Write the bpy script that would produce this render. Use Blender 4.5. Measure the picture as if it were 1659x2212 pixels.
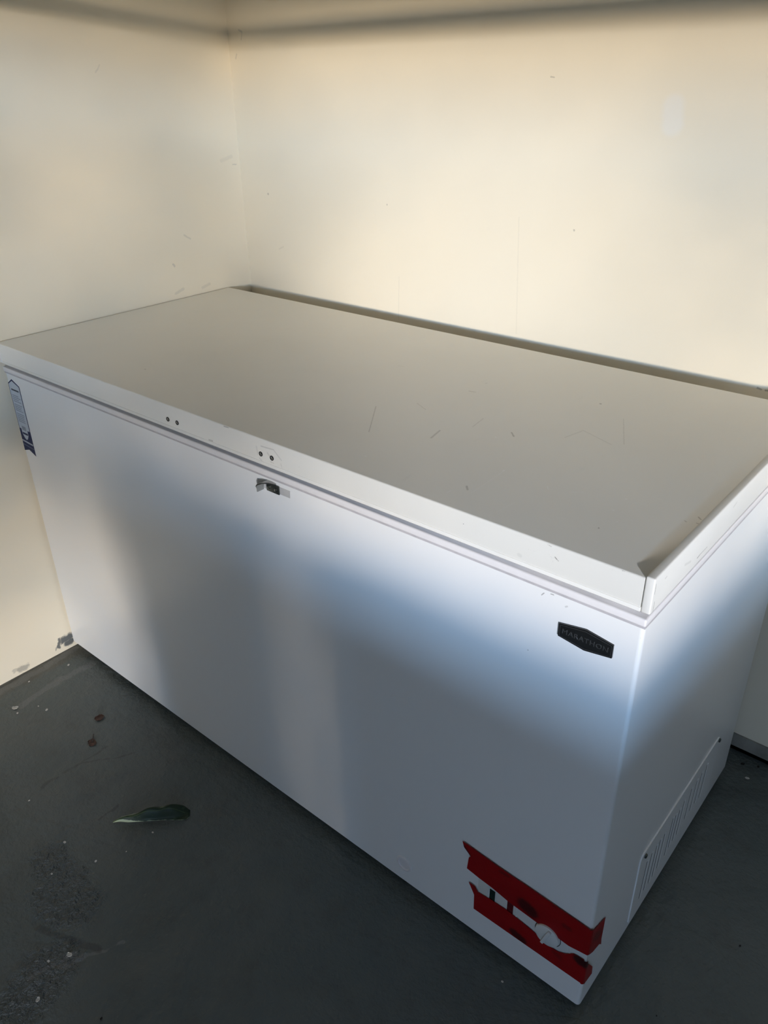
import bpy, bmesh, math, random
from mathutils import Vector, Matrix, noise
for o in list(bpy.data.objects): bpy.data.objects.remove(o)
scene = bpy.context.scene
COL = scene.collection
R = math.radians

# ------------------------------------------------------------------ camera
cd = bpy.data.cameras.new('camera'); cam = bpy.data.objects.new('camera', cd); COL.objects.link(cam)
AX = ((0.763959, 0.645081, -0.015382), (0.297804, -0.373632, -0.878471), (-0.572432, 0.666535, -0.477547))
m = Matrix.Identity(4)
for i in range(3):
    m[i][0] = AX[0][i]; m[i][1] = -AX[1][i]; m[i][2] = -AX[2][i]
m[0][3], m[1][3], m[2][3] = 0.2516, -0.7559, 1.3460
cam.matrix_world = m
cd.sensor_fit = 'HORIZONTAL'; cd.sensor_width = 36.0; cd.lens = 36.0 * 1712.175 / 1659.0
cd.clip_start = 0.02
scene.camera = cam

# ------------------------------------------------------------------ sky, low evening sun, exposure
SUN_AZ, SUN_EL = R(46), R(4.0)
w = bpy.data.worlds.new('sky'); scene.world = w; w.use_nodes = True
nt = w.node_tree; nt.nodes.clear()
tc = nt.nodes.new('ShaderNodeTexCoord'); sp = nt.nodes.new('ShaderNodeSeparateXYZ')
rp = nt.nodes.new('ShaderNodeValToRGB'); bg = nt.nodes.new('ShaderNodeBackground'); wo = nt.nodes.new('ShaderNodeOutputWorld')
nt.links.new(tc.outputs['Generated'], sp.inputs[0]); nt.links.new(sp.outputs['Z'], rp.inputs[0])
rp.color_ramp.elements[0].position = 0.0; rp.color_ramp.elements[0].color = (0.62, 0.78, 1.0, 1)
rp.color_ramp.elements[1].position = 0.6; rp.color_ramp.elements[1].color = (0.38, 0.55, 0.85, 1)
nt.links.new(rp.outputs[0], bg.inputs[0]); nt.links.new(bg.outputs[0], wo.inputs[0])
bg.inputs[1].default_value = 1.95
sd = bpy.data.lights.new('sun', 'SUN'); sun = bpy.data.objects.new('sun', sd); COL.objects.link(sun)
sd.energy = 3.15; sd.angle = R(2.2); sd.color = (1.0, 0.805, 0.57)
sdir = Vector((-math.sin(SUN_AZ) * math.cos(SUN_EL), math.cos(SUN_AZ) * math.cos(SUN_EL), -math.sin(SUN_EL)))
sun.rotation_euler = sdir.to_track_quat('-Z', 'Y').to_euler()
sun.location = (3.5, -3.5, 3)
gd = bpy.data.lights.new('blue_fill_sun', 'SUN'); blue_sun = bpy.data.objects.new('blue_fill_sun', gd); COL.objects.link(blue_sun)   # second sun lamp added to tint the shadow edge blue, standing in for sky
gd.energy = 2.4; gd.angle = R(3.4); gd.color = (0.38, 0.64, 1.0)
ge = R(5.5); blue_sun.rotation_euler = Vector((-math.sin(SUN_AZ) * math.cos(ge), math.cos(SUN_AZ) * math.cos(ge), -math.sin(ge))).to_track_quat('-Z', 'Y').to_euler()
blue_sun.location = (3.6, -3.6, 3.2)
vs = scene.view_settings
scene.display_settings.display_device = 'sRGB'
vs.view_transform = 'Standard'; vs.look = 'None'; vs.gamma = 1.0; vs.use_curve_mapping = False; vs.exposure = 0.0

# ------------------------------------------------------------------ helpers
def link(me, name, mat=None, parent=None):
    o = bpy.data.objects.new(name, me); COL.objects.link(o)
    if mat: me.materials.append(mat)
    if parent: o.parent = parent
    return o
def tag(o, label=None, cat=None, group=None, kind=None):
    if label: o['label'] = label
    if cat: o['category'] = cat
    if group: o['group'] = group
    if kind: o['kind'] = kind
    return o
def shade(me, ang=35):
    for p in me.polygons: p.use_smooth = True
    for p in me.polygons:
        if max(abs(c) for c in p.normal) > .9999: p.use_smooth = False
    try: me.set_sharp_from_angle(angle=R(ang))
    except Exception: pass
def finish(bm, name, mat, parent=None, off=(0, 0, 0), smooth=True):
    bmesh.ops.recalc_face_normals(bm, faces=bm.faces)
    bmesh.ops.translate(bm, verts=bm.verts, vec=[-c for c in off])
    me = bpy.data.meshes.new(name); bm.to_mesh(me); bm.free()
    if smooth: shade(me)
    return link(me, name, mat, parent)
def add_box(bm, x0, x1, y0, y1, z0, z1, bev=0, seg=2, edges='all'):
    r = bmesh.ops.create_cube(bm, size=1)
    vs_ = r['verts']
    for v in vs_:
        v.co = Vector((x0 if v.co.x < 0 else x1, y0 if v.co.y < 0 else y1, z0 if v.co.z < 0 else z1))
    if bev:
        es = set(e for v in vs_ for e in v.link_edges)
        if edges == 'vert': es = [e for e in es if abs(e.verts[0].co.z - e.verts[1].co.z) > 1e-6]
        if edges == 'x': es = [e for e in es if abs(e.verts[0].co.x - e.verts[1].co.x) > 1e-6]
        bmesh.ops.bevel(bm, geom=list(es), offset=bev, segments=seg, profile=0.5, affect='EDGES')
def box(name, b, mat, parent=None, bev=0, seg=2, edges='all', off=(0, 0, 0)):
    bm = bmesh.new(); add_box(bm, *b, bev=bev, seg=seg, edges=edges)
    return finish(bm, name, mat, parent, off)
def plate_front(bm, pts, y_out, th):
    """polygon in (x,z) lying on a front face, outer skin at y_out, thickness th into +y"""
    a = [bm.verts.new((x, y_out, z)) for x, z in pts]; b = [bm.verts.new((x, y_out + th, z)) for x, z in pts]
    bm.faces.new(a); bm.faces.new(list(reversed(b)))
    n = len(pts)
    for i in range(n): bm.faces.new((a[i], b[i], b[(i + 1) % n], a[(i + 1) % n]))
def plate_side(bm, pts, x_out, th):
    a = [bm.verts.new((x_out, y, z)) for y, z in pts]; b = [bm.verts.new((x_out - th, y, z)) for y, z in pts]
    bm.faces.new(a); bm.faces.new(list(reversed(b)))
    n = len(pts)
    for i in range(n): bm.faces.new((a[i], b[i], b[(i + 1) % n], a[(i + 1) % n]))
def lathe_front(bm, cx, cz, prof, n=40):
    """revolve (radius, y) profile around a y axis at (cx, cz)"""
    rings = []
    for r_, y in prof:
        rings.append([bm.verts.new((cx + r_ * math.cos(2 * math.pi * k / n), y, cz + r_ * math.sin(2 * math.pi * k / n))) for k in range(n)])
    for a, b in zip(rings, rings[1:]):
        for k in range(n): bm.faces.new((a[k], a[(k + 1) % n], b[(k + 1) % n], b[k]))
    bm.faces.new(rings[0]); bm.faces.new(list(reversed(rings[-1])))

# ------------------------------------------------------------------ materials
def capsule_group():
    g = bpy.data.node_groups.new('capsule_mark', 'ShaderNodeTree')
    for n_, t_ in (('P', 'NodeSocketVector'), ('A', 'NodeSocketVector'), ('D', 'NodeSocketVector'), ('InvLen2', 'NodeSocketFloat'), ('R', 'NodeSocketFloat'), ('S', 'NodeSocketFloat')):
        g.interface.new_socket(n_, in_out='INPUT', socket_type=t_)
    g.interface.new_socket('M', in_out='OUTPUT', socket_type='NodeSocketFloat')
    N = g.nodes; Lk = g.links.new
    i = N.new('NodeGroupInput'); o = N.new('NodeGroupOutput')
    s1 = N.new('ShaderNodeVectorMath'); s1.operation = 'SUBTRACT'; Lk(i.outputs['P'], s1.inputs[0]); Lk(i.outputs['A'], s1.inputs[1])
    dt = N.new('ShaderNodeVectorMath'); dt.operation = 'DOT_PRODUCT'; Lk(s1.outputs[0], dt.inputs[0]); Lk(i.outputs['D'], dt.inputs[1])
    mu = N.new('ShaderNodeMath'); mu.operation = 'MULTIPLY'; mu.use_clamp = True; Lk(dt.outputs['Value'], mu.inputs[0]); Lk(i.outputs['InvLen2'], mu.inputs[1])
    sc = N.new('ShaderNodeVectorMath'); sc.operation = 'SCALE'; Lk(i.outputs['D'], sc.inputs[0]); Lk(mu.outputs[0], sc.inputs['Scale'])
    ds = N.new('ShaderNodeVectorMath'); ds.operation = 'DISTANCE'; Lk(s1.outputs[0], ds.inputs[0]); Lk(sc.outputs[0], ds.inputs[1])
    dv = N.new('ShaderNodeMath'); dv.operation = 'DIVIDE'; Lk(ds.outputs['Value'], dv.inputs[0]); Lk(i.outputs['R'], dv.inputs[1])
    mr = N.new('ShaderNodeMapRange'); mr.interpolation_type = 'SMOOTHSTEP'; Lk(dv.outputs[0], mr.inputs['Value'])
    mr.inputs['From Min'].default_value = 1.25; mr.inputs['From Max'].default_value = 0.55; mr.inputs['To Min'].default_value = 0; mr.inputs['To Max'].default_value = 1
    m2 = N.new('ShaderNodeMath'); m2.operation = 'MULTIPLY'; Lk(mr.outputs[0], m2.inputs[0]); Lk(i.outputs['S'], m2.inputs[1])
    Lk(m2.outputs[0], o.inputs['M'])
    return g
CAP = capsule_group()

class Mat:
    def __init__(s, name, color, rough=0.5, metal=0.0, spec=0.5, coat=0.0):
        s.m = bpy.data.materials.new(name); s.m.use_nodes = True; s.nt = s.m.node_tree
        s.b = s.nt.nodes['Principled BSDF']
        s.b.inputs['Base Color'].default_value = (*color, 1); s.b.inputs['Roughness'].default_value = rough
        s.b.inputs['Metallic'].default_value = metal; s.b.inputs['Specular IOR Level'].default_value = spec
        s.b.inputs['Coat Weight'].default_value = coat
        c = s.n('ShaderNodeRGB'); c.outputs[0].default_value = (*color, 1); s.col = c.outputs[0]
        s.tc = s.n('ShaderNodeTexCoord'); s.P = s.tc.outputs['Object']; s.h = None
    def n(s, t): return s.nt.nodes.new(t)
    def l(s, a, b): s.nt.links.new(a, b)
    def noise(s, scale, detail=4, rough=0.55, dist=0.0, vec=None, stretch=None):
        v = vec or s.P
        if stretch:
            mp = s.n('ShaderNodeMapping'); mp.inputs['Scale'].default_value = stretch; s.l(v, mp.inputs[0]); v = mp.outputs[0]
        n_ = s.n('ShaderNodeTexNoise'); n_.inputs['Scale'].default_value = scale; n_.inputs['Detail'].default_value = detail
        n_.inputs['Roughness'].default_value = rough; n_.inputs['Distortion'].default_value = dist; s.l(v, n_.inputs['Vector'])
        return n_.outputs[0]
    def ramp(s, v, a, b, lo=0.0, hi=1.0):
        mr = s.n('ShaderNodeMapRange'); s.l(v, mr.inputs['Value'])
        for k, x in (('From Min', a), ('From Max', b), ('To Min', lo), ('To Max', hi)): mr.inputs[k].default_value = x
        return mr.outputs[0]
    def math(s, op, a, b):
        q = s.n('ShaderNodeMath'); q.operation = op
        for k, x in ((0, a), (1, b)):
            if isinstance(x, (int, float)): q.inputs[k].default_value = x
            else: s.l(x, q.inputs[k])
        return q.outputs[0]
    def mix(s, fac, color):
        q = s.n('ShaderNodeMix'); q.data_type = 'RGBA'
        if isinstance(fac, (int, float)): q.inputs[0].default_value = fac
        else: s.l(fac, q.inputs[0])
        s.l(s.col, q.inputs[6])
        if isinstance(color, tuple): q.inputs[7].default_value = (*color, 1)
        else: s.l(color, q.inputs[7])
        s.col = q.outputs[2]
    def mask(s, marks, off=(0, 0, 0), jitter=0.0, jscale=200, only=None):
        P = s.P
        if jitter:
            nz = s.n('ShaderNodeTexNoise'); nz.inputs['Scale'].default_value = jscale; nz.inputs['Detail'].default_value = 3; s.l(s.P, nz.inputs['Vector'])
            sb = s.n('ShaderNodeVectorMath'); sb.operation = 'SUBTRACT'; s.l(nz.outputs['Color'], sb.inputs[0]); sb.inputs[1].default_value = (.5, .5, .5)
            ml = s.n('ShaderNodeVectorMath'); ml.operation = 'SCALE'; s.l(sb.outputs[0], ml.inputs[0]); ml.inputs['Scale'].default_value = jitter
            ad = s.n('ShaderNodeVectorMath'); ad.operation = 'ADD'; s.l(s.P, ad.inputs[0]); s.l(ml.outputs[0], ad.inputs[1]); P = ad.outputs[0]
        out = None
        for k in marks:
            a = Vector(k[:3]); d = Vector(k[3:6]) - a
            g = s.n('ShaderNodeGroup'); g.node_tree = CAP
            s.l(P, g.inputs['P']); g.inputs['A'].default_value = a - Vector(off); g.inputs['D'].default_value = d
            g.inputs['InvLen2'].default_value = 1.0 / max(d.length_squared, 1e-9); g.inputs['R'].default_value = k[6]; g.inputs['S'].default_value = k[7]
            out = g.outputs[0] if out is None else s.math('MAXIMUM', out, g.outputs[0])
        return out
    def bump(s, h, strength=0.2, dist=0.002):
        b = s.n('ShaderNodeBump'); b.inputs['Strength'].default_value = strength; b.inputs['Distance'].default_value = dist
        s.l(h, b.inputs['Height'])
        if s.h: s.l(s.h, b.inputs['Normal'])
        s.h = b.outputs[0]
    def done(s):
        s.l(s.col, s.b.inputs['Base Color'])
        if s.h: s.l(s.h, s.b.inputs['Normal'])
        return s.m
def plain(name, color, rough=0.5, metal=0.0, spec=0.5, vary=0.08, scale=60):
    k = Mat(name, color, rough, metal, spec)
    k.mix(k.ramp(k.noise(scale, 4), .35, .75, 0, 1), tuple(c * (1 - vary * 2) for c in color))
    return k.done()

LID_DARK = [(-0.5361,0.1276,0.85,-0.6014,0.2207,0.85,0.0009,0.325),(-0.4428,0.1697,0.85,-0.4499,0.2024,0.85,0.0018,0.325),(-0.4172,0.2478,0.85,-0.4239,0.2885,0.85,0.001,0.195),(-0.5176,0.3831,0.85,-0.5062,0.3858,0.85,0.0018,0.26),(-0.3553,0.2668,0.85,-0.3434,0.2547,0.85,0.0015,0.455),(-0.5547,0.277,0.85,-0.5236,0.2617,0.85,0.001,0.195),(-0.3031,0.4696,0.85,-0.3023,0.4689,0.85,0.0022,0.617),(-0.3017,0.0656,0.85,-0.2942,0.057,0.85,0.0016,0.39),(-0.2789,0.3006,0.85,-0.2695,0.3437,0.85,0.0012,0.163),(-0.2695,0.3437,0.85,-0.2102,0.3202,0.85,0.0012,0.163),(-0.0194,0.1768,0.85,-0.0148,0.1726,0.85,0.0013,0.455),(-0.0153,0.16,0.85,-0.0112,0.1602,0.85,0.001,0.39),(-0.241,0.4287,0.85,-0.1947,0.3324,0.85,0.0007,0.227),(-0.1058,0.0725,0.85,-0.1053,0.0715,0.85,0.001,0.52),(-1.0999,0.095,0.85,-1.0967,0.0939,0.85,0.002,0.227),(-0.5175,0.437,0.85,-0.5168,0.4375,0.85,0.0018,0.26),(-0.7127,0.4177,0.85,-0.7003,0.4198,0.85,0.0012,0.163),(-0.0289,0.1568,0.85,-0.027,0.1552,0.85,0.0012,0.325)]
LID_LITE = [(-0.2847,0.0521,0.85,-0.2877,0.1393,0.85,0.0006,0.28),(-0.2887,0.1385,0.85,-0.2885,0.1406,0.85,0.0013,0.72),(-0.2279,0.028,0.85,-0.2237,0.0677,0.85,0.0006,0.24),(-0.1818,0.1373,0.85,-0.1671,0.149,0.85,0.0008,0.48),(-0.3653,0.2352,0.85,-0.3647,0.2349,0.85,0.0014,0.76),(-0.1132,0.1658,0.85,-0.113,0.166,0.85,0.0013,0.76),(-0.4791,0.0538,0.85,-0.4788,0.054,0.85,0.0015,0.72),(-0.1131,0.126,0.85,-0.1117,0.1271,0.85,0.001,0.64),(-0.3117,0.0325,0.85,-0.311,0.0401,0.85,0.0008,0.48),(-0.0947,0.1012,0.85,-0.0942,0.1015,0.85,0.001,0.56),(-0.2146,0.1346,0.85,-0.2086,0.1267,0.85,0.0007,0.4)]
LIDF_DARK = [(-0.7441,0.0,0.8482,-0.7335,0.0,0.8485,0.0014,0.6),(-0.4621,0.0,0.8505,-0.4467,0.0,0.8514,0.0011,0.6),(-0.4504,0.0,0.8496,-0.4353,0.0,0.8489,0.0009,0.6),(-0.27,0.0,0.8518,-0.2574,0.0,0.8512,0.0012,0.7),(-0.2589,-0.0,0.8514,-0.2487,0.0,0.8521,0.0009,0.7),(-0.2472,0.0,0.8506,-0.2378,0.0,0.8491,0.0009,0.6),(-0.1362,0.0,0.8475,-0.1317,0.0,0.8466,0.001,0.5),(-0.133,0.0,0.8342,-0.1289,0.0,0.8312,0.0007,0.8),(-0.13,0.0,0.8294,-0.1247,0.0,0.8335,0.0007,0.8),(-0.1254,0.0,0.8339,-0.1206,0.0,0.8304,0.001,0.9),(-0.1211,0.0,0.8296,-0.1132,0.0,0.8261,0.0005,0.5),(-0.1268,0.0,0.8287,-0.1277,0.0,0.825,0.0006,0.7),(-0.1621,-0.0,0.8311,-0.1568,0.0,0.8304,0.0007,0.7),(-0.1568,0.0,0.8304,-0.1516,0.0,0.8317,0.0007,0.7),(-0.0473,0.0,0.8517,-0.0391,0.0,0.8493,0.0012,0.9),(-0.0391,0.0,0.8493,-0.0304,0.0,0.8516,0.0014,0.9),(-0.0477,0.0,0.8502,-0.0501,0.0,0.8512,0.0007,0.7),(-0.032,0.0,0.8472,-0.0317,0.0,0.8473,0.0008,0.9),(-0.0393,0.0,0.8467,-0.0377,0.0,0.848,0.0006,0.7),(-0.3839,0.0,0.8298,-0.3687,0.0,0.8405,0.0006,0.5),(-0.2611,0.0,0.8326,-0.2608,0.0,0.8328,0.0009,0.9),(-0.7896,0.0,0.8112,-0.7808,0.0,0.8118,0.002,0.4),(-0.5696,0.0,0.8249,-0.5692,0.0,0.825,0.0009,0.7),(-0.6664,0.0,0.8327,-0.6648,0.0,0.8201,0.002,0.15),(-0.6548,-0.0,0.8367,-0.6254,0.0,0.8384,0.0015,0.28),(-0.6254,0.0,0.8384,-0.609,0.0,0.8246,0.0015,0.22),(-0.6406,0.0,0.8285,-0.6358,0.0,0.8243,0.002,0.2),(-0.6612,0.0,0.8138,-0.6551,0.0,0.8098,0.0013,0.28),(-0.6348,0.0,0.8148,-0.6283,0.0,0.8142,0.0011,0.35),(-0.6108,0.0,0.8185,-0.6093,0.0,0.8125,0.0012,0.2),(-0.8915,0.0,0.8302,-0.8825,0.0,0.8228,0.0008,0.2),(-0.1752,0.0,0.818,-0.1731,0.0,0.8174,0.003,0.1)]
SIDE_DARK = [(0.0,0.138,0.8144,0.0,0.1466,0.8157,0.0009,0.7),(0.0,0.1482,0.8157,0.0,0.1717,0.8155,0.0007,0.5),(0.0,0.0043,0.845,0.0,0.0042,0.8313,0.0006,0.7),(0.0,0.0086,0.8187,0.0,0.0085,0.8046,0.0006,0.7),(0.0,0.2554,0.8383,0.0,0.2664,0.8407,0.0015,0.2),(0.0,0.0945,0.8263,0.0,0.114,0.8214,0.002,0.15),(0.0,0.0308,0.8389,0.0,0.0358,0.8395,0.001,0.3)]
FRONT_DARK = [(-0.1399,0.004,0.7704,-0.1369,0.004,0.7745,0.0008,0.7),(-0.1273,0.004,0.7772,-0.1234,0.004,0.7775,0.0008,0.7),(-0.1054,0.004,0.7672,-0.1037,0.004,0.7687,0.0014,0.35),(-0.1525,0.004,0.6762,-0.1521,0.004,0.6764,0.0009,0.6),(-0.0069,0.004,0.7661,-0.0066,0.004,0.7662,0.0009,0.5)]
BACK_DARK = [(-1.4875,0.7539,1.4616,-1.4779,0.7539,1.4573,0.003,0.32),(-1.4762,0.7539,1.4572,-1.4821,0.7539,1.4408,0.0018,0.24),(-1.5044,0.7539,1.4098,-1.5091,0.7539,1.4019,0.003,0.2),(-1.4289,0.7539,1.0892,-1.428,0.7539,1.0892,0.003,0.44),(-1.0192,0.7539,1.092,-1.0185,0.7539,1.092,0.002,0.4),(-0.532,0.7539,1.0789,-0.5314,0.7539,1.0781,0.0022,0.48),(-0.6102,0.7539,1.3482,-0.6032,0.7539,1.3473,0.0015,0.4),(-0.1288,0.7539,0.8363,-0.1219,0.7539,0.8351,0.002,0.56),(-0.1137,0.7539,0.8352,-0.1096,0.7539,0.8352,0.002,0.64),(-1.402,0.7539,0.9518,-1.3848,0.7539,0.9596,0.002,0.12),(-0.9841,0.7539,0.9307,-0.9865,0.7539,0.827,0.0015,0.096),(-0.6607,0.7539,1.0921,-0.6493,0.7539,0.8498,0.0016,0.08)]
LEFT_DARK = [(-1.5311,0.4954,0.8637,-1.5311,0.5206,0.8711,0.004,0.21),(-1.5311,0.5838,0.8631,-1.5311,0.6084,0.8686,0.004,0.18),(-1.5311,0.4993,0.9377,-1.5311,0.5028,0.9324,0.003,0.36),(-1.5311,0.5457,1.0037,-1.5311,0.5631,0.9921,0.0025,0.24),(-1.5311,0.6924,1.1701,-1.5311,0.7279,1.1776,0.005,0.12),(-1.5311,0.73,1.1584,-1.5311,0.741,1.1576,0.002,0.3),(-1.5311,0.3665,1.3731,-1.5311,0.3788,1.3874,0.0018,0.18),(-1.5311,0.763,1.0782,-1.5311,0.766,1.0755,0.003,0.24)]
SCRAPE = [(-1.5311,-0.0159,0.0342,-1.5311,0.0036,0.035,0.012,0.95),(-1.5311,-0.0281,0.04,-1.5311,-0.0329,0.0195,0.0055,0.9),(-1.5311,-0.0084,0.0187,-1.5311,0.0029,0.0197,0.01,0.95),(-1.5311,-0.0434,0.015,-1.5311,-0.0379,0.021,0.003,0.6),(-1.5311,-0.1442,0.0149,-1.5311,-0.129,0.0144,0.01,0.5),(-1.5311,-0.1607,0.0195,-1.5311,-0.1532,0.0192,0.006,0.3),(-1.5311,-0.1916,-0.0046,-1.5311,-0.1285,-0.0045,0.004,0.3)]
FLOOR_LITE = [(-1.4166,-0.207,-0.0,-1.4302,-0.1187,-0.0,0.01,0.35),(-1.4302,-0.1187,-0.0,-1.4259,-0.0015,0.0,0.012,0.35),(-0.7591,-0.5398,0.0,-0.7158,-0.4613,0.0,0.006,0.5),(-0.7158,-0.4613,0.0,-0.6882,-0.3998,0.0,0.004,0.45),(-0.741,-0.4778,0.0,-0.7361,-0.4672,0.0,0.006,0.6),(-1.5068,-0.215,0.0,-1.5076,-0.14,0.0,0.012,0.35),(-1.5076,-0.14,0.0,-1.5181,-0.0009,0.0,0.01,0.3)]
FLOOR_DARK = [(-1.135,-0.3077,0.0,-1.1326,-0.2192,0.0,0.004,0.4),(-1.1326,-0.2192,0.0,-1.1272,-0.145,0.0,0.003,0.4),(-1.1326,-0.2192,0.0,-1.0613,-0.1209,0.0,0.003,0.35),(-0.8289,-0.4817,0.0,-0.7088,-0.4336,0.0,0.007,0.5),(-0.9593,-0.2754,0.0,-0.9629,-0.2285,0.0,0.003,0.4),(-1.5222,-0.2073,-0.0,-1.5298,0.0131,0.0,0.004,0.6),(-0.0386,0.5921,0.0,0.0909,0.6659,0.0,0.02,0.2)]
FLOOR_ROUGH = [(-0.7195,-0.5871,0.0,-0.746,-0.4971,0.0,0.05,1),(-0.8711,-0.4255,0.0,-0.8176,-0.4186,0.0,0.05,1),(-0.9515,-0.3995,0.0,-0.8779,-0.3925,0.0,0.04,1)]
# ------------------------------------------------------------------ room dimensions (metres)
XL, YB = -1.5311, 0.7539            # faces of the left and back wall
XR, YF, ZC = 4.25, -2.4, 2.45       # right wall, front wall, ceiling
TH = 0.14
DK = (0.10, 0.095, 0.085)

wl = Mat('cream_plaster_left', (0.86, 0.79, 0.645), 0.7, spec=0.3)
wl.mix(wl.ramp(wl.noise(3.0, 5, stretch=(1, 1, .6)), .4, .75, 0, .5), (0.82, 0.76, 0.63))
wl.bump(wl.noise(7, 3), .12, .01); wl.bump(wl.noise(160, 3), .06, .001)
wl.mix(wl.mask(LEFT_DARK, jitter=.004, jscale=120), (0.33, 0.33, 0.31))
wl.mix(wl.mask(SCRAPE, jitter=.016, jscale=90), (0.10, 0.115, 0.125))
M_WL = wl.done()
wb = Mat('cream_plaster_back', (0.86, 0.79, 0.645), 0.65, spec=0.3)
wb.mix(wb.ramp(wb.noise(3.0, 5), .4, .75, 0, .5), (0.82, 0.76, 0.63))
wb.bump(wb.noise(6, 3), .10, .01); wb.bump(wb.noise(160, 3), .06, .001)
wb.mix(wb.mask(BACK_DARK, jitter=.003, jscale=150), (0.25, 0.24, 0.22))
wb.mix(wb.mask([(-.364, YB, 1.300, -.361, YB, 1.271, .021, .55)], jitter=.006, jscale=60), (0.84, 0.83, 0.79))
M_WB = wb.done()
M_WP = plain('cream_plaster', (0.78, 0.75, 0.69), .7, spec=.3, vary=.03, scale=4)

fl = Mat('dark_painted_concrete', (0.104, 0.126, 0.127), 0.52, spec=0.45)
fl.mix(fl.ramp(fl.noise(3.5, 6, .6), .42, .62, 0, .65), (0.132, 0.150, 0.149))
fl.mix(fl.ramp(fl.noise(11, 6, .65), .52, .75, 0, .6), (0.085, 0.090, 0.085))
fl.mix(fl.ramp(fl.noise(160, 3), .62, .75, 0, .35), (0.18, 0.18, 0.17))
fl.mix(fl.mask([(-1.515, -.30, 0, -1.515, .02, 0, .035, .5), (-1.50, .0, 0, -1.40, .05, 0, .03, .3)], jitter=.05, jscale=20), (0.115, 0.100, 0.075))
fl.mix(fl.mask(FLOOR_LITE, jitter=.03, jscale=25), (0.24, 0.25, 0.255))
fl.mix(fl.mask(FLOOR_DARK, jitter=.02, jscale=30), (0.045, 0.05, 0.05))
rg = fl.mask(FLOOR_ROUGH, jitter=.05, jscale=14)
fl.bump(fl.noise(9, 5, .6), .7, .016); fl.bump(fl.noise(70, 4), .4, .003)
fl.bump(fl.math('MULTIPLY', fl.math('SUBTRACT', fl.noise(60, 4, .6), .5), fl.math('ADD', rg, .06)), 1.0, .035)
M_FL = fl.done()

# ------------------------------------------------------------------ the room
tag(box('floor', (XL - .3, XR + TH, YF - TH, YB + .003, -.06, 0), M_FL), 'dark grey green painted concrete floor', kind='structure')
tag(box('wall_left', (XL - TH, XL, YF, YB, -.02, ZC), M_WL), 'cream plastered wall at the left end of the freezer', kind='structure')
tag(box('wall_back', (XL - TH, XR + TH, YB, YB + TH, .0145, ZC), M_WB), 'cream plastered wall behind the freezer', kind='structure')
bbm = plain('grimy_concrete', (0.30, 0.29, 0.26), .85, vary=.2, scale=25)
tag(box('baseboard_back', (XL, XR, YB - .004, YB + .002, .0150, .0490), bbm, bev=.0015), 'grimy grey strip along the foot of the back wall', kind='structure')
bm = bmesh.new(); add_box(bm, XL - .3, XR + TH, YB - .1, YB + .3, -.12, -.06); add_box(bm, XL - .3, XR + TH, YB + .06, YB + .3, -.06, .0145)  # added dark box, keeps the gap under the wall black
tag(finish(bm, 'gap_backing', plain('gap_black', (.03, .028, .025), .9), smooth=False), 'dark box added under the back wall to keep the gap black', kind='structure')
tag(box('wall_right', (XR, XR + TH, YF, YB, 0, ZC), M_WP), 'cream wall on the right, outside the picture', kind='structure')
tag(box('ceiling', (XL - TH, XR + TH, YF - TH, YB + TH, ZC, ZC + .12), M_WP), 'cream ceiling above the picture', kind='structure')
# unseen front wall; doorway and unglazed window opening sized to shape the low sun
def ux(u): return (u + math.sin(SUN_AZ) * -YF) / math.cos(SUN_AZ)     # where a sun ray of plan offset u crosses the front wall
D0, D1 = ux(-1.50), ux(-0.715)      # doorway
W0, W1 = D1, ux(1.0)       # window opening above a parapet, right of the doorway
SILL, HEAD = 0.955, 1.80
G0, G1 = ux(-0.425), ux(-0.425) + .160     # narrow upright slit added to the parapet to streak the freezer front
bm = bmesh.new()
add_box(bm, XL - TH, D0, YF - TH, YF, 0, ZC)
add_box(bm, W1, XR + TH, YF - TH, YF, 0, ZC)
add_box(bm, D0, W1, YF - TH, YF, HEAD, ZC)
add_box(bm, W0, G0, YF - TH, YF, 0, SILL)
add_box(bm, G1, W1, YF - TH, YF, 0, SILL)
tag(finish(bm, 'wall_front', M_WP, smooth=False), 'cream front wall behind the camera, doorway and window opening shaped to the light', kind='structure')
tag(box('shade_rail', (XL, XR, -.225, -.205, 1.527, 1.558), M_WP, bev=.004), 'unseen cream rail added overhead to shade the wall tops', kind='structure')  # added to cast the soft shade band high on the walls
gr = plain('dry_ground', (0.17, 0.18, 0.13), .9, vary=.2, scale=3)
tag(box('ground', (-14, 16, -18, YF - TH, -.12, -.03), gr), 'bare ground outside the doorway', kind='structure')

# ------------------------------------------------------------------ chest freezer
W, D, ZT = 1.5269, 0.6661, 0.85
ZB, ZLB, Z0, Z1, DB = 0.025, 0.804, 0.7946, 0.7834, 0.6707
BI = 0.004
C0 = (-W / 2, D / 2, 0.0)
fz = bpy.data.objects.new('chest_freezer', None); COL.objects.link(fz); fz.location = C0
tag(fz, 'white chest freezer with flat lid, black badge and red tape, standing in the wall corner', 'freezer')
def part(name, b, mat, **k): return box(name, b, mat, fz, off=C0, **k)

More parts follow.
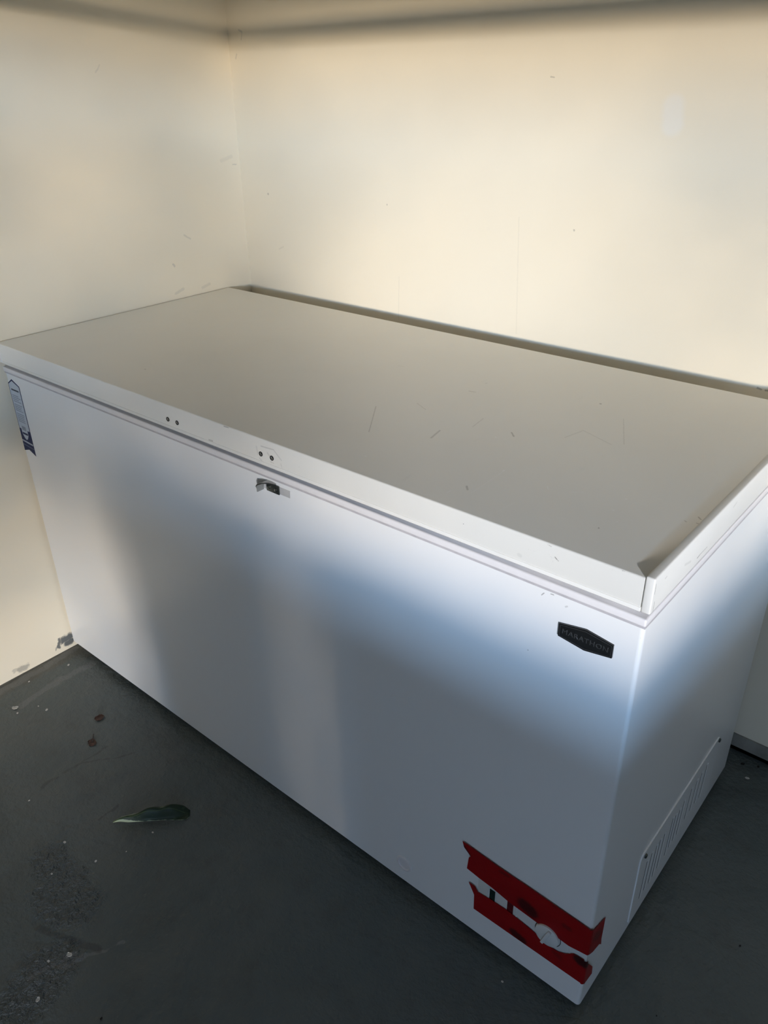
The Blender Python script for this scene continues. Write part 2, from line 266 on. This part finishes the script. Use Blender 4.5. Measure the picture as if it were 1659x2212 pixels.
fb = Mat('white_painted_steel', (0.86, 0.87, 0.885), 0.36, spec=0.5)
fb.mix(fb.ramp(fb.noise(2.2, 3), .45, .8, 0, .4), (0.82, 0.835, 0.85))
fb.bump(fb.noise(2.6, 2), .10, .02)
fb.mix(fb.mask(FRONT_DARK, off=C0, jitter=.001, jscale=500), (0.25, 0.25, 0.26))
M_BODY = fb.done()
def lid_steel(name, marks):
    ld = Mat(name, (0.87, 0.86, 0.82), 0.34, spec=0.65)
    ld.mix(ld.ramp(ld.noise(5, 5), .45, .75, 0, .35), (0.80, 0.79, 0.755))
    ld.mix(ld.ramp(ld.noise(40, 4, stretch=(1, .3, 1)), .66, .8, 0, .12), (0.60, 0.59, 0.56))
    ld.bump(ld.noise(3, 2), .06, .02)
    for mk, jt, js, col in marks: ld.mix(ld.mask(mk, off=C0, jitter=jt, jscale=js), col)
    return ld.done()
M_LID = lid_steel('warm_white_lid_steel', ((LIDF_DARK, .0012, 600, (0.16, 0.155, 0.15)),))
M_LIDT = lid_steel('warm_white_lid_steel_scratched', ((LID_DARK, .002, 300, (0.22, 0.20, 0.18)), (LID_LITE, .001, 300, (0.97, 0.97, 0.97))))
ec = Mat('cream_plastic', (0.85, 0.84, 0.81), 0.45)
ec.mix(ec.ramp(ec.noise(18, 5, stretch=(1, .4, 1)), .5, .8, 0, .3), (0.74, 0.72, 0.68))
ec.mix(ec.mask(SIDE_DARK, off=C0, jitter=.0015, jscale=400), (0.18, 0.17, 0.16))
M_CAP = ec.done()
M_TRIM = plain('lilac_white_plastic', (0.83, 0.81, 0.83), .42, vary=.02)
M_GASK = plain('grey_rubber', (0.36, 0.35, 0.35), .7)
M_BLACK = plain('black_plastic', (0.012, 0.013, 0.014), .32)
M_DARK = plain('dark_hole', (0.01, 0.01, 0.01), .6)
M_STEEL = plain('dull_steel', (0.42, 0.43, 0.42), .28, metal=1.0)
M_DSTEEL = plain('dark_steel', (0.10, 0.115, 0.11), .35, metal=.8)

part('body', (-W + BI, -BI, BI, DB, ZB, Z1 + .002), M_BODY, bev=.006, seg=4, edges='vert')
part('top_trim', (-W + .001, -.003, .0022, DB + .001, Z1, Z0), M_TRIM, bev=.0025, seg=3)
part('trim_shadow_line', (-W + BI - .0004, -BI + .0004, BI - .0004, DB, Z1 - .0030, Z1 + .001), plain('trim_shadow_grey', (.56, .54, .57), .7))  # grey strip paints the shadow line under the trim
part('gasket', (-W + .014, -.014, .013, D - .012, Z0 - .001, ZLB + .002), M_GASK)
lid = part('lid', (-W + .0125, -.0125, .0008, D, ZLB + .0045, ZT), M_LID, bev=.0022, seg=3, edges='x')
lid.data.materials.append(M_LIDT)
for p_ in lid.data.polygons:
    if p_.normal.z > .8: p_.material_index = 1
box('lid_rim', (-W + .0125, -.0118, -.0002, D - .001, ZLB, ZLB + .0060), M_CAP, lid, bev=.001, off=C0)
for x0, x1, zt_ in ((-.0115, 0.0, ZT + .0032), (-W, -W + .0115, ZT - .0008)):
    part('end_cap', (x0, x1, 0, D + .001, ZLB, zt_), M_CAP, bev=.0020, seg=3)
for x in (-W + .12, -.12):
    for y in (.08, D - .08):
        part('foot', (x - .02, x + .02, y - .02, y + .02, 0, ZB + .004), M_BLACK, bev=.003)
# four holes left by a removed handle
for x, z in ((-.903, .8215), (-.876, .8215), (-.657, .8225), (-.631, .8225)):
    bm = bmesh.new(); lathe_front(bm, x, z, [(.0042, .0012), (.0042, .0000), (.0026, -.0003), (.0024, .0010)], 18)
    h = finish(bm, 'screw_hole', M_DARK, lid, C0); tag(h, 'small dark screw hole in the lid edge')
    bm = bmesh.new(); lathe_front(bm, x, z, [(.0014, .0010), (.0012, -.0002)], 10); finish(bm, 'screw', M_STEEL, lid, C0)

# lock keeper under the trim with its strip of clear tape
ta = plain('clear_tape', (0.55, 0.55, 0.56), .35, vary=.05)
bm = bmesh.new(); plate_front(bm, [(-.677, .7595), (-.5985, .7595), (-.5975, .7725), (-.676, .7725)], BI - .0006, .0006)
tag(finish(bm, 'clear_tape', ta, fz, C0), 'greyish strip of clear tape behind the lock keeper')
bm = bmesh.new(); add_box(bm, -.652, -.622, BI - .0030, BI - .0005, .7585, .7740, bev=.0008)
lk = finish(bm, 'lock_keeper', M_DSTEEL, fz, C0); tag(lk, 'bent steel lock keeper screwed below the lid')
# bent tongue: out from the plate, then turned down at the left end
bm = bmesh.new()
path = [(-.630, .7755), (-.640, .7765), (-.649, .7762), (-.656, .7735), (-.6605, .7685), (-.6620, .7620), (-.6622, .7570)]
n = len(path)
rows = []
for i, (x, z) in enumerate(path):
    dep = .004 + .014 * min(1, i / 3.0)
    a, b = path[max(i - 1, 0)], path[min(i + 1, n - 1)]
    t = Vector((b[0] - a[0], 0, b[1] - a[1])).normalized(); nn = Vector((t.z, 0, -t.x)) * .0010
    p = Vector((x, 0, z)); y1 = BI - .0005; y0 = BI - dep * (1.0 if i < 5 else .8)
    rows.append([bm.verts.new(p + nn * s_ + Vector((0, y, 0))) for s_, y in ((1, y0), (1, y1), (-1, y1), (-1, y0))])
for a, b in zip(rows, rows[1:]):
    for k in range(4): bm.faces.new((a[k], a[(k + 1) % 4], b[(k + 1) % 4], b[k]))
bm.faces.new(rows[0]); bm.faces.new(list(reversed(rows[-1])))
finish(bm, 'hook', M_STEEL, lk, C0)
for x, z in ((-.6455, .7665), (-.6290, .7660)):
    bm = bmesh.new(); lathe_front(bm, x, z, [(.0032, BI - .0028), (.0030, BI - .0042), (.0016, BI - .0050)], 14); finish(bm, 'screw', M_STEEL, lk, C0)

# badge with raised lettering
bp = [(-.1105, .7220), (-.1105, .7415), (-.0740, .7480), (-.0368, .7420), (-.0368, .7225), (-.0735, .7165)]
cxb, czb = -.0737, .7322
bm = bmesh.new(); plate_front(bm, bp, BI - .0028, .003)
bd = finish(bm, 'badge', M_BLACK, fz, C0, smooth=False); tag(bd, 'black hexagonal maker badge with raised lettering')
bm = bmesh.new()
inn = [(cxb + (x - cxb) * .955, czb + (z - czb) * .86) for x, z in bp]; inn2 = [(cxb + (x - cxb) * .94, czb + (z - czb) * .81) for x, z in bp]
n = len(bp); yv = BI - .0028
o1 = [bm.verts.new((x, yv - .0004, z)) for x, z in inn]; i1 = [bm.verts.new((x, yv - .0004, z)) for x, z in inn2]
o2 = [bm.verts.new((x, yv + .0002, z)) for x, z in inn]; i2 = [bm.verts.new((x, yv + .0002, z)) for x, z in inn2]
for k in range(n):
    q = (k + 1) % n
    bm.faces.new((o1[k], o1[q], i1[q], i1[k])); bm.faces.new((o1[k], o2[k], o2[q], o1[q])); bm.faces.new((i1[k], i1[q], i2[q], i2[k]))
M_LET = plain('dark_pewter', (0.12, 0.125, 0.13), .3, metal=.6)
finish(bm, 'badge_border', M_LET, bd, C0, smooth=False)
def text_mesh(body, size, ext, mat, parent, origin, name, sx=1.0, space=1.0):
    cu = bpy.data.curves.new(name, 'FONT'); cu.body = body; cu.size = size; cu.extrude = ext; cu.align_x = 'CENTER'; cu.align_y = 'CENTER'
    cu.space_character = space; cu.resolution_u = 3
    ob = bpy.data.objects.new(name, cu); COL.objects.link(ob); bpy.context.view_layer.update()
    me = bpy.data.meshes.new_from_object(ob.evaluated_get(bpy.context.evaluated_depsgraph_get()))
    bpy.data.objects.remove(ob)
    me.transform(Matrix.Translation(Vector(origin) - Vector(C0)) @ Matrix.Rotation(R(90), 4, 'X') @ Matrix.Diagonal((sx, 1, 1, 1)))
    return link(me, name, mat, parent)
text_mesh('MARATHON', .0105, .0005, M_LET, bd, (cxb, yv - .0002, czb), 'lettering', sx=1.0, space=1.12)

# feature sticker by the left end: navy swallow tailed ribbon with pale text panel and shield
M_NAVY = plain('navy_print', (0.020, 0.030, 0.095), .5, spec=.2)
M_PALE = plain('pale_sticker', (0.56, 0.61, 0.68), .5, spec=.3, vary=.03)
M_INK = plain('grey_ink', (0.30, 0.33, 0.40), .5)
M_INKD = plain('dark_ink', (0.05, 0.06, 0.09), .5)
M_SILV = plain('silver_print', (0.45, 0.49, 0.58), .4)
sx0, sx1, scx = -1.5205, -1.4705, -1.4970
bm = bmesh.new(); plate_front(bm, [(sx0, .5900), (sx0, .7570), (scx - .003, .7695), (sx1, .7575), (sx1, .5870), (scx, .5970)], BI - .0004, .0005)
st = finish(bm, 'sticker', M_NAVY, fz, C0, smooth=False); tag(st, 'navy and white swallow-tailed feature sticker')
yq = BI - .0004
def flat(name, pts, mat, k=1, parent=st):
    bm = bmesh.new(); plate_front(bm, pts, yq - .00015 * k, .0002); return finish(bm, name, mat, parent, C0, smooth=False)
flat('text_panel', [(sx0 + .0022, .648), (sx0 + .0022, .7555), (scx - .003, .7655), (sx1 - .0022, .7560), (sx1 - .0022, .648)], M_PALE)
flat('heading', [(sx0 + .009, .7420), (sx0 + .009, .7458), (sx1 - .008, .7458), (sx1 - .008, .7420)], M_INKD, 2)
zz = .729
for k in range(13):
    if k in (4, 8): zz -= .0035
    r_ = random.Random(k); x1 = sx1 - .006 - r_.random() * .012
    flat('text_line', [(sx0 + .007, zz), (sx0 + .007, zz + .0022), (x1, zz + .0022), (x1, zz)], M_INK, 2)
    zz -= .0047
flat('shield', [(scx - .0135, .650), (scx + .0145, .650), (scx + .0135, .635), (scx + .007, .6255), (scx + .0005, .622), (scx - .006, .6255), (scx - .0125, .635)], M_PALE, 2)
flat('shield_band', [(scx - .011, .6350), (scx - .011, .6400), (scx + .0125, .6400), (scx + .012, .6350)], M_NAVY, 3)
flat('shield_print', [(scx - .008, .6455), (scx - .008, .6560), (scx + .009, .6560), (scx + .009, .6455)], M_INK, 3)
flat('stripe', [(sx0 + .001, .6150), (sx0 + .001, .6190), (sx1 - .001, .6165), (sx1 - .001, .6125)], M_SILV, 2)
flat('stripe', [(sx0 + .001, .6060), (sx0 + .001, .6080), (sx1 - .001, .6050), (sx1 - .001, .6030)], plain('slate_print', (.10, .13, .22), .4), 2)

# drain plug
bm = bmesh.new(); lathe_front(bm, -.3665, .0715, [(.0175, BI + .0005), (.0172, BI - .0016), (.0155, BI - .0024), (.0130, BI - .0024), (.0122, BI - .0002), (.004, BI - .0002)], 40)
tag(finish(bm, 'drain_plug', M_TRIM, fz, C0), 'round white drain plug low on the front')

# control panel with lamps, dial and ridges
M_PAN = plain('panel_plastic', (0.74, 0.76, 0.77), .35, vary=.02)
cp = part('control_panel', (-.2050, -.0035, BI - .0014, BI + .001, .1050, .2050), M_PAN, bev=.0008); tag(cp, 'pale control panel with dial half hidden by red tape')
for x in (-.1855, -.1300, -.0320): box('ridge', (x - .0012, x + .0012, BI - .0024, BI, .1100, .2000), M_PAN, cp, bev=.0005, off=C0)
tag(box('indicator_lamp', (-.1818, -.1712, BI - .0022, BI, .1340, .1640), plain('dark_green_lens', (.006, .022, .020), .2), cp, bev=.0006, off=C0), 'dark green indicator window')
tag(box('indicator_lamp', (-.1475, -.1360, BI - .0022, BI, .1340, .1640), plain('dark_red_lens', (.11, .006, .010), .2), cp, bev=.0006, off=C0), 'dark red indicator window')
bm = bmesh.new(); lathe_front(bm, -.0715, .1485, [(.0232, BI), (.0232, BI - .0018), (.0222, BI - .0018), (.0222, BI - .0010)], 48)
finish(bm, 'dial_ring', M_DARK, cp, C0)
bm = bmesh.new(); lathe_front(bm, -.0715, .1485, [(.0212, BI - .001), (.0208, BI - .0058), (.0190, BI - .0070), (.004, BI - .0070)], 48)
dl = finish(bm, 'dial', M_PAN, cp, C0); tag(dl, 'round white temperature dial')
bm = bmesh.new()
add_box(bm, -.0028, .0028, BI - .0105, BI - .0060, -.0190, .0190, bev=.0012)
bmesh.ops.rotate(bm, verts=bm.verts, cent=(0, 0, 0), matrix=Matrix.Rotation(R(18), 3, 'Y'))
bmesh.ops.translate(bm, verts=bm.verts, vec=(-.0715, 0, .1485))
finish(bm, 'dial_grip', M_PAN, dl, C0)

# red tape
tp = Mat('red_tape', (0.31, 0.002, 0.005), 0.36, spec=0.35)
tp.mix(tp.ramp(tp.noise(30, 4), .4, .7, 0, .5), (0.24, 0.002, 0.004))
tp.bump(tp.noise(45, 3), .25, .002)
PR = [(-.116, .003, .182, -.104, .003, .178, .0150, .85), (-.130, .003, .099, -.113, .003, .095, .0095, .85), (-.046, .003, .196, -.038, .003, .196, .0060, .45),
      (-.055, .003, .118, -.046, .003, .116, .0060, .35), (-.015, .003, .1400, .010, .004, .1380, .0110, .95), (-.236, .003, .226, -.226, .003, .214, .0050, .75),
      (-.165, .003, .2225, -.150, .003, .2235, .004, .5), (-.072, .003, .2235, -.064, .003, .2235, .003, .4), (.001, .020, .190, .001, .035, .178, .010, .5)]
tp.mix(tp.mask(PR, off=C0, jitter=.006, jscale=160), (0.025, 0.003, 0.004))
M_TAPE = tp.done()
def tape(front, side, label, lift):
    bm = bmesh.new()
    plate_front(bm, front, BI - .0032, .0004)
    plate_side(bm, side, -BI + .0020, .0004)
    # rounded turn at the corner between front and side pieces
    z0, z1 = lift
    prof = [(-BI - .003, BI - .0032), (-BI - .0002, BI - .0028), (-BI + .0014, BI - .0012), (-BI + .0020, BI + .0015)]
    for (xa, ya), (xb, yb_) in zip(prof, prof[1:]):
        bm.faces.new([bm.verts.new(v) for v in ((xa, ya, z0), (xb, yb_, z0), (xb, yb_, z1), (xa, ya, z1))])
    return tag(finish(bm, 'tape_strip', M_TAPE, fz, C0, smooth=False), label)
tape([(-.2390, .2361), (-.2357, .2243), (-.2216, .2120), (-.2253, .2065), (-.2279, .1776), (-.2024, .1736), (-.1770, .1713), (-.1436, .1644), (-.0879, .1606), (-.0346, .1569), (-.0070, .1630), (-.0070, .2246), (-.10, .2290), (-.17, .2310)],
     [(.0050, .1620), (.0194, .1520), (.0430, .1433), (.0522, .1323), (.0485, .1503), (.0497, .2026), (.0104, .2180), (.0050, .2220)], 'upper strip of red tape across the control panel, wrapped round the corner', (.163, .2235))
tape([(-.2227, .1467), (-.2107, .1239), (-.2101, .0876), (-.1054, .0884), (-.0070, .0895), (-.0070, .1495), (-.0243, .1470), (-.0377, .1335), (-.0502, .1266), (-.0672, .1248), (-.0933, .1337), (-.1256, .1388), (-.1481, .1413), (-.1814, .1401), (-.2037, .1369), (-.2096, .1456)],
     [(.0050, .0860), (.0330, .0790), (.0300, .1010), (.0100, .1330), (.0050, .1420)], 'lower strip of red tape across the control panel', (.088, .1460))

# side vent grille
def rounded(y0, y1, z0, z1, r_, n=5):
    out = []
    for cy, cz, a0 in ((y1 - r_, z1 - r_, 0), (y0 + r_, z1 - r_, 90), (y0 + r_, z0 + r_, 180), (y1 - r_, z0 + r_, 270)):
        for k in range(n + 1):
            a = R(a0 + 90 * k / n); out.append((cy + r_ * math.cos(a), cz + r_ * math.sin(a)))
    return out
bm = bmesh.new(); plate_side(bm, rounded(.176, .540, .036, .2135, .014), -BI + .0022, .003)
vg = finish(bm, 'vent_grille', M_BODY, fz, C0, smooth=False); tag(vg, 'white slotted vent grille low on the right side')
SL = [(.2162, .171, .074), (.2345, .174, .077), (.2545, .1735, .0755), (.2700, .1735, .0775), (.2890, .171, .0805), (.3222, .180, .0820), (.3370, .175, .0900), (.3560, .172, .0900), (.3745, .179, .0895),
      (.4085, .181, .1000), (.4346, .180, .1000), (.4590, .1805, .0975), (.4850, .180, .0910)]
M_SLOT = plain('grey_slot', (0.16, 0.165, 0.17), .7)
for y, z1, z0 in SL:
    bm = bmesh.new()
    # pressed louvre: a low lip standing beside a narrow slot, leaning slightly
    pts = [(-BI + .0018, y - .0040), (-BI + .0031, y - .0004), (-BI + .0031, y + .0006), (-BI + .0018, y + .0008)]
    a = [bm.verts.new((px, py - .002, z0)) for px, py in pts]; b = [bm.verts.new((px, py + .002, z1)) for px, py in pts]
    bm.faces.new(a); bm.faces.new(list(reversed(b)))
    for k in range(4): bm.faces.new((a[k], b[k], b[(k + 1) % 4], a[(k + 1) % 4]))
    finish(bm, 'louvre', M_BODY, vg, C0, smooth=False)
    bm = bmesh.new(); plate_side(bm, [(y - .0092, z0 + .002), (y - .0062, z0 + .002), (y - .0022, z1 - .002), (y - .0052, z1 - .002)], -BI + .0024, .0012)
    finish(bm, 'slot', M_SLOT, vg, C0, smooth=False)
for y, z in ((.1930, .2035), (.5310, .2060)):
    bm = bmesh.new(); add_box(bm, -BI + .001, -BI + .0055, y - .0035, y + .0035, z - .0035, z + .0035, bev=.0018, seg=3)
    finish(bm, 'screw', M_DSTEEL, vg, C0)

# ------------------------------------------------------------------ litter on the floor
lf = Mat('variegated_leaf', (0.016, 0.036, 0.015), 0.5)
uvn = lf.n('ShaderNodeUVMap'); sx_ = lf.n('ShaderNodeSeparateXYZ'); lf.l(uvn.outputs[0], sx_.inputs[0])
nz = lf.noise(90, 3)
lf.mix(lf.ramp(lf.noise(55, 3), .55, .70, 0, .75), (0.085, 0.125, 0.06))
edge = lf.math('ADD', sx_.outputs[1], lf.math('MULTIPLY', lf.math('SUBTRACT', nz, .5), .35))
tip = lf.ramp(sx_.outputs[0], .42, .10, 0, .55)
lf.mix(lf.ramp(lf.math('ADD', edge, tip), .93, 1.0, 0, 1), (0.55, 0.62, 0.40))
M_LEAF = lf.done()
A = Vector((-.930, -.262, .002)); B = Vector((-.824, -.146, .003))
dirv = (B - A).normalized(); perp = Vector((dirv.y, -dirv.x, 0))      # towards the camera
LC = (A + B) / 2; LC.z = 0
NT, NS = 30, 10
me = bpy.data.meshes.new('leaf_blade'); vts = []; uvs = []
for i in range(NT + 1):
    t = i / NT
    wdt = .0275 * min(1, t / .55) ** 1.15 * (1 - max(0, (t - .86) / .14) ** 3 * .55) + .0015
    arch = .017 * math.sin(math.pi * t) ** 1.1 + .010 * math.exp(-((t - .72) / .12) ** 2) + .003 * math.sin(17 * t)
    for j in range(NS + 1):
        s_ = -1 + 2 * j / NS
        roll = R(48) + R(25) * math.sin(3 * t)
        droop = -.55 * abs(s_) ** 2 * wdt
        p = A.lerp(B, t) + perp * (s_ * wdt * math.cos(roll)) + Vector((0, 0, arch - s_ * wdt * math.sin(roll) * .55 + droop + .0050 * math.sin(19 * t + 3 * s_) * abs(s_) * t))
        p.z = max(p.z, .0012 + .0004 * (j % 2))
        vts.append(p - LC); uvs.append((t, abs(s_) if s_ > 0 else abs(s_) * .9))
fcs = [(i * (NS + 1) + j, (i + 1) * (NS + 1) + j, (i + 1) * (NS + 1) + j + 1, i * (NS + 1) + j + 1) for i in range(NT) for j in range(NS)]
me.from_pydata(vts, [], fcs); uvl = me.uv_layers.new(name='UVMap')
for lp in me.loops: uvl.data[lp.index].uv = uvs[lp.vertex_index]
for p in me.polygons: p.use_smooth = True
lr = bpy.data.objects.new('green_leaf', None); COL.objects.link(lr); lr.location = LC
tag(lr, 'curled dark green leaf with a cream edge lying on the floor', 'leaf')
ob = link(me, 'blade', M_LEAF, lr); sm = ob.modifiers.new('thickness', 'SOLIDIFY'); sm.thickness = .0006; sm.offset = 0
bm = bmesh.new()
rows = []
for i in range(NT + 1):
    v = Vector(vts[i * (NS + 1) + NS // 2]); r_ = .0011 * (1 - i / NT * .6)
    rows.append([bm.verts.new(v + Vector((perp.x * r_ * math.cos(a), perp.y * r_ * math.cos(a), r_ * math.sin(a)))) for a in (0, 1.57, 3.14, 4.71)])
for a, b in zip(rows, rows[1:]):
    for k in range(4): bm.faces.new((a[k], a[(k + 1) % 4], b[(k + 1) % 4], b[k]))
finish(bm, 'midrib', plain('leaf_rib', (.10, .15, .06), .5), lr)

def crumple(name, x, y, size, mat, seed, flat_=.45, label=None, cat=None, group=None):
    rnd = random.Random(seed); n = 7; bm = bmesh.new(); g = []
    for i in range(n):
        row = []
        for j in range(n):
            u, v = i / (n - 1) * 2 - 1, j / (n - 1) * 2 - 1
            k = 1.0 / max(1.0, math.hypot(u, v) / .98)
            p = Vector((u * k * size * (1 + rnd.uniform(-.12, .12)), v * k * size * .75 * (1 + rnd.uniform(-.12, .12)), 0))
            p.z = size * flat_ * (.25 + .9 * abs(noise.noise(Vector((u * 1.7 + seed, v * 1.7, seed * .3)))) + .35 * (u * u + v * v) * rnd.random())
            row.append(bm.verts.new(p))
        g.append(row)
    for i in range(n - 1):
        for j in range(n - 1): bm.faces.new((g[i][j], g[i + 1][j], g[i + 1][j + 1], g[i][j + 1]))
    zmin = min(v.co.z for v in bm.verts)
    bmesh.ops.translate(bm, verts=bm.verts, vec=(0, 0, .0005 - zmin))
    r = bmesh.ops.extrude_face_region(bm, geom=list(bm.faces))
    bmesh.ops.translate(bm, verts=[e for e in r['geom'] if isinstance(e, bmesh.types.BMVert)], vec=(0, 0, .0007))
    o = finish(bm, name, mat); o.location = (x, y, 0); o.rotation_euler.z = rnd.uniform(0, 6)
    return tag(o, label, cat, group)
M_BROWN = plain('dry_brown_leaf', (0.085, 0.032, 0.020), .6, vary=.3, scale=120)
crumple('dry_leaf_fragment', -1.2250, -.1070, .0120, M_BROWN, 3, label='reddish brown dry leaf scrap nearer the freezer', cat='leaf')
fr = bpy.data.objects.new('dry_leaf_fragment', None); COL.objects.link(fr); fr.location = (-1.1660, -.1640, 0)
tag(fr, 'reddish brown dry leaf scrap with a thin stalk', 'leaf')
c2 = crumple('blade', 0, 0, .0125, M_BROWN, 8); c2.parent = fr
bm = bmesh.new(); add_box(bm, -.0012, .0012, 0, .028, .001, .0030, bev=.0006)
bmesh.ops.rotate(bm, verts=bm.verts, cent=(0, 0, 0), matrix=Matrix.Rotation(R(52), 3, 'Z'))
finish(bm, 'stalk', plain('dull_stalk', (.085, .075, .07), .7), fr)

M_CHIP = plain('white_paint_flake', (0.62, 0.61, 0.58), .7)
CH = [(-1.4194, -.22, .0075), (-1.3977, -.2254, .0030), (-1.3809, -.18, .0018), (-1.3525, -.1738, .0038), (-1.4673, -.0474, .0034), (-1.4858, -.1479, .0025), (-1.12, -.3447, .0020), (-.9629, -.3527, .0032),
      (-.8744, -.3373, .0028), (-.8445, -.2245, .0022), (-.9157, -.4079, .0022), (-.7401, -.4738, .0052), (-.7577, -.5036, .0026), (-.7099, -.5498, .0042), (-.847, -.2856, .0014), (.0407, .6872, .0045), (-.1275, -.028, .0022)]
CHL = ['largest white paint flake on the floor beside the left wall', 'white paint flake just below the largest flake by the left wall', 'tiny white paint flake between the largest flake and the rounded flake',
       'rounded white paint flake midway between the left wall and the brown leaf scraps', 'white paint flake in the corner between left wall and freezer', 'white paint flake at the foot of the left wall',
       'lone white paint flake halfway down the left edge of the floor', 'white paint flake lower left of the green leaf', 'white paint flake straight below the pale tip of the green leaf',
       'white paint flake just below the middle of the green leaf', 'white paint flake above the rough patch of floor at bottom left', 'large white flake beside the dark gouge in the floor',
       'small white paint flake left of the large flake beside the gouge', 'white paint flake nearest the bottom left corner of the picture', 'faintest white speck of paint below the green leaf',
       'white paint flake on the floor beyond the right rear end of the freezer', 'pale flake right under the front edge of the freezer']
for k, (x, y, s_) in enumerate(CH):
    lab = CHL[k]
    crumple('paint_flake', x, y, s_, M_CHIP, 20 + k, .4, lab, 'paint flake', 'paint flakes scattered on the floor')
M_SPK = plain('black_grit', (0.010, 0.010, 0.010), .7)
for k, (x, y, s_) in enumerate([(.019, .7227, .0045), (.0484, .7363, .0035), (.1591, .2914, .0022), (.0960, .0849, .0013), (-.6003, -.4987, .0024)]):
    lab = ('black crumb by the back wall, next to the freezer', 'black crumb by the back wall, farther right', 'black speck alone on the floor right of the freezer', 'smallest black speck near the bottom edge right of the freezer', 'black speck on the floor at the bottom left')[k]
    crumple('floor_crumb', x, y, s_, M_SPK, 60 + k, .5, lab, 'crumb', 'black crumbs on the floor')

# ------------------------------------------------------------------ unseen shrub added outside the doorway, leaf density shaped to dapple the sun
ca, sa = math.cos(SUN_AZ), math.sin(SUN_AZ)
def outside(u, s, z): return Vector((u * ca + s * sa, u * sa - s * ca, z))
BL = [(-1.03, 1.27, .08, .09, 1.3), (-.92, .93, .14, .10, .9), (-.62, 1.20, .16, .25, .9), (-1.0, .74, .19, .15, 2.4), (-.80, .86, .10, .10, .5), (-.82, .93, .08, .05, -.5), (-.88, 1.30, .07, .10, -.95), (-.97, 1.11, .05, .06, -.6), (-.74, 1.0, .06, .07, -.6), (-1.18, .16, .12, .12, -.3), (-.86, .45, .05, .08, -.5), (-.82, .22, .05, .12, -.4), (-.62, .65, .14, .30, .9), (-.75, .80, .25, .10, .3),
      (.42, 1.15, .14, .40, .40), (.05, 1.32, .35, .12, .25), (-.42, 1.20, .13, .24, 1.2), (-1.13, .40, .10, .12, .9), (.3, .8, .3, .1, .1), (-.60, .2, .08, .4, .6)]
def dens(u, z):
    k = (.95 if z > .5 else .65) / (1 + math.exp((u + .50) / .06))
    for cu_, cz_, ru, rz, a in BL: k += a * math.exp(-((u - cu_) / ru) ** 2 - ((z - cz_) / rz) ** 2)
    return k
rnd = random.Random(5)
root = outside(-.80, 5.7, -.03)
tr = bpy.data.objects.new('dapple_shrub', None); COL.objects.link(tr); tr.location = root
tag(tr, 'unseen leafy green shrub outside the doorway, leaves placed to dapple the sun', 'shrub')
bm = bmesh.new(); anchors = []
def limb(p0, p1, r0, r1, n=6):
    t = (p1 - p0).normalized(); a = t.orthogonal().normalized(); b_ = t.cross(a); q = []
    for p, r_ in ((p0, r0), (p1, r1)): q.append([bm.verts.new(p + a * r_ * math.cos(6.283 * k / n) + b_ * r_ * math.sin(6.283 * k / n)) for k in range(n)])
    for k in range(n): bm.faces.new((q[0][k], q[0][(k + 1) % n], q[1][(k + 1) % n], q[1][k]))
for k in range(9):
    u = -1.35 + .24 * k; tip_ = outside(u, 5.7 + rnd.uniform(-.3, .3), rnd.uniform(1.3, 1.9)); mid = root.lerp(tip_, .5) + Vector((rnd.uniform(-.08, .08), rnd.uniform(-.08, .08), -.12))
    limb(root - root, mid - root, .016, .010); limb(mid - root, tip_ - root, .010, .003)
finish(bm, 'stem', plain('bark', (.09, .07, .05), .8), tr)
vt, fc = [], []
DM = 4.2
for cand in range(int(1500 * 2.65 * 1.9 * DM)):
    u = rnd.uniform(-1.9, .75); z = rnd.uniform(-.25, 1.65)
    if rnd.random() > dens(u, z) / DM: continue
    s_ = 5.7 + rnd.uniform(-.45, .45); c = outside(u, s_, z + s_ * math.tan(SUN_EL)) - root
    if c.z < .0: continue
    d_ = Vector((rnd.gauss(0, 1), rnd.gauss(0, 1), rnd.gauss(0, .8))).normalized(); e = d_.orthogonal().normalized(); e.rotate(Matrix.Rotation(rnd.uniform(0, 6.28), 3, d_))
    l_ = rnd.uniform(.028, .042); w_ = l_ * .45; n0 = d_.cross(e)
    i0 = len(vt); vt += [c - d_ * l_, c + e * w_ + n0 * .004, c + d_ * l_, c - e * w_ + n0 * .004]; fc += [(i0, i0 + 1, i0 + 2), (i0, i0 + 2, i0 + 3)]
me = bpy.data.meshes.new('foliage'); me.from_pydata(vt, [], fc)
fo = link(me, 'foliage', plain('shrub_leaf', (.06, .11, .035), .55, vary=.2), tr); fo['kind'] = 'stuff'
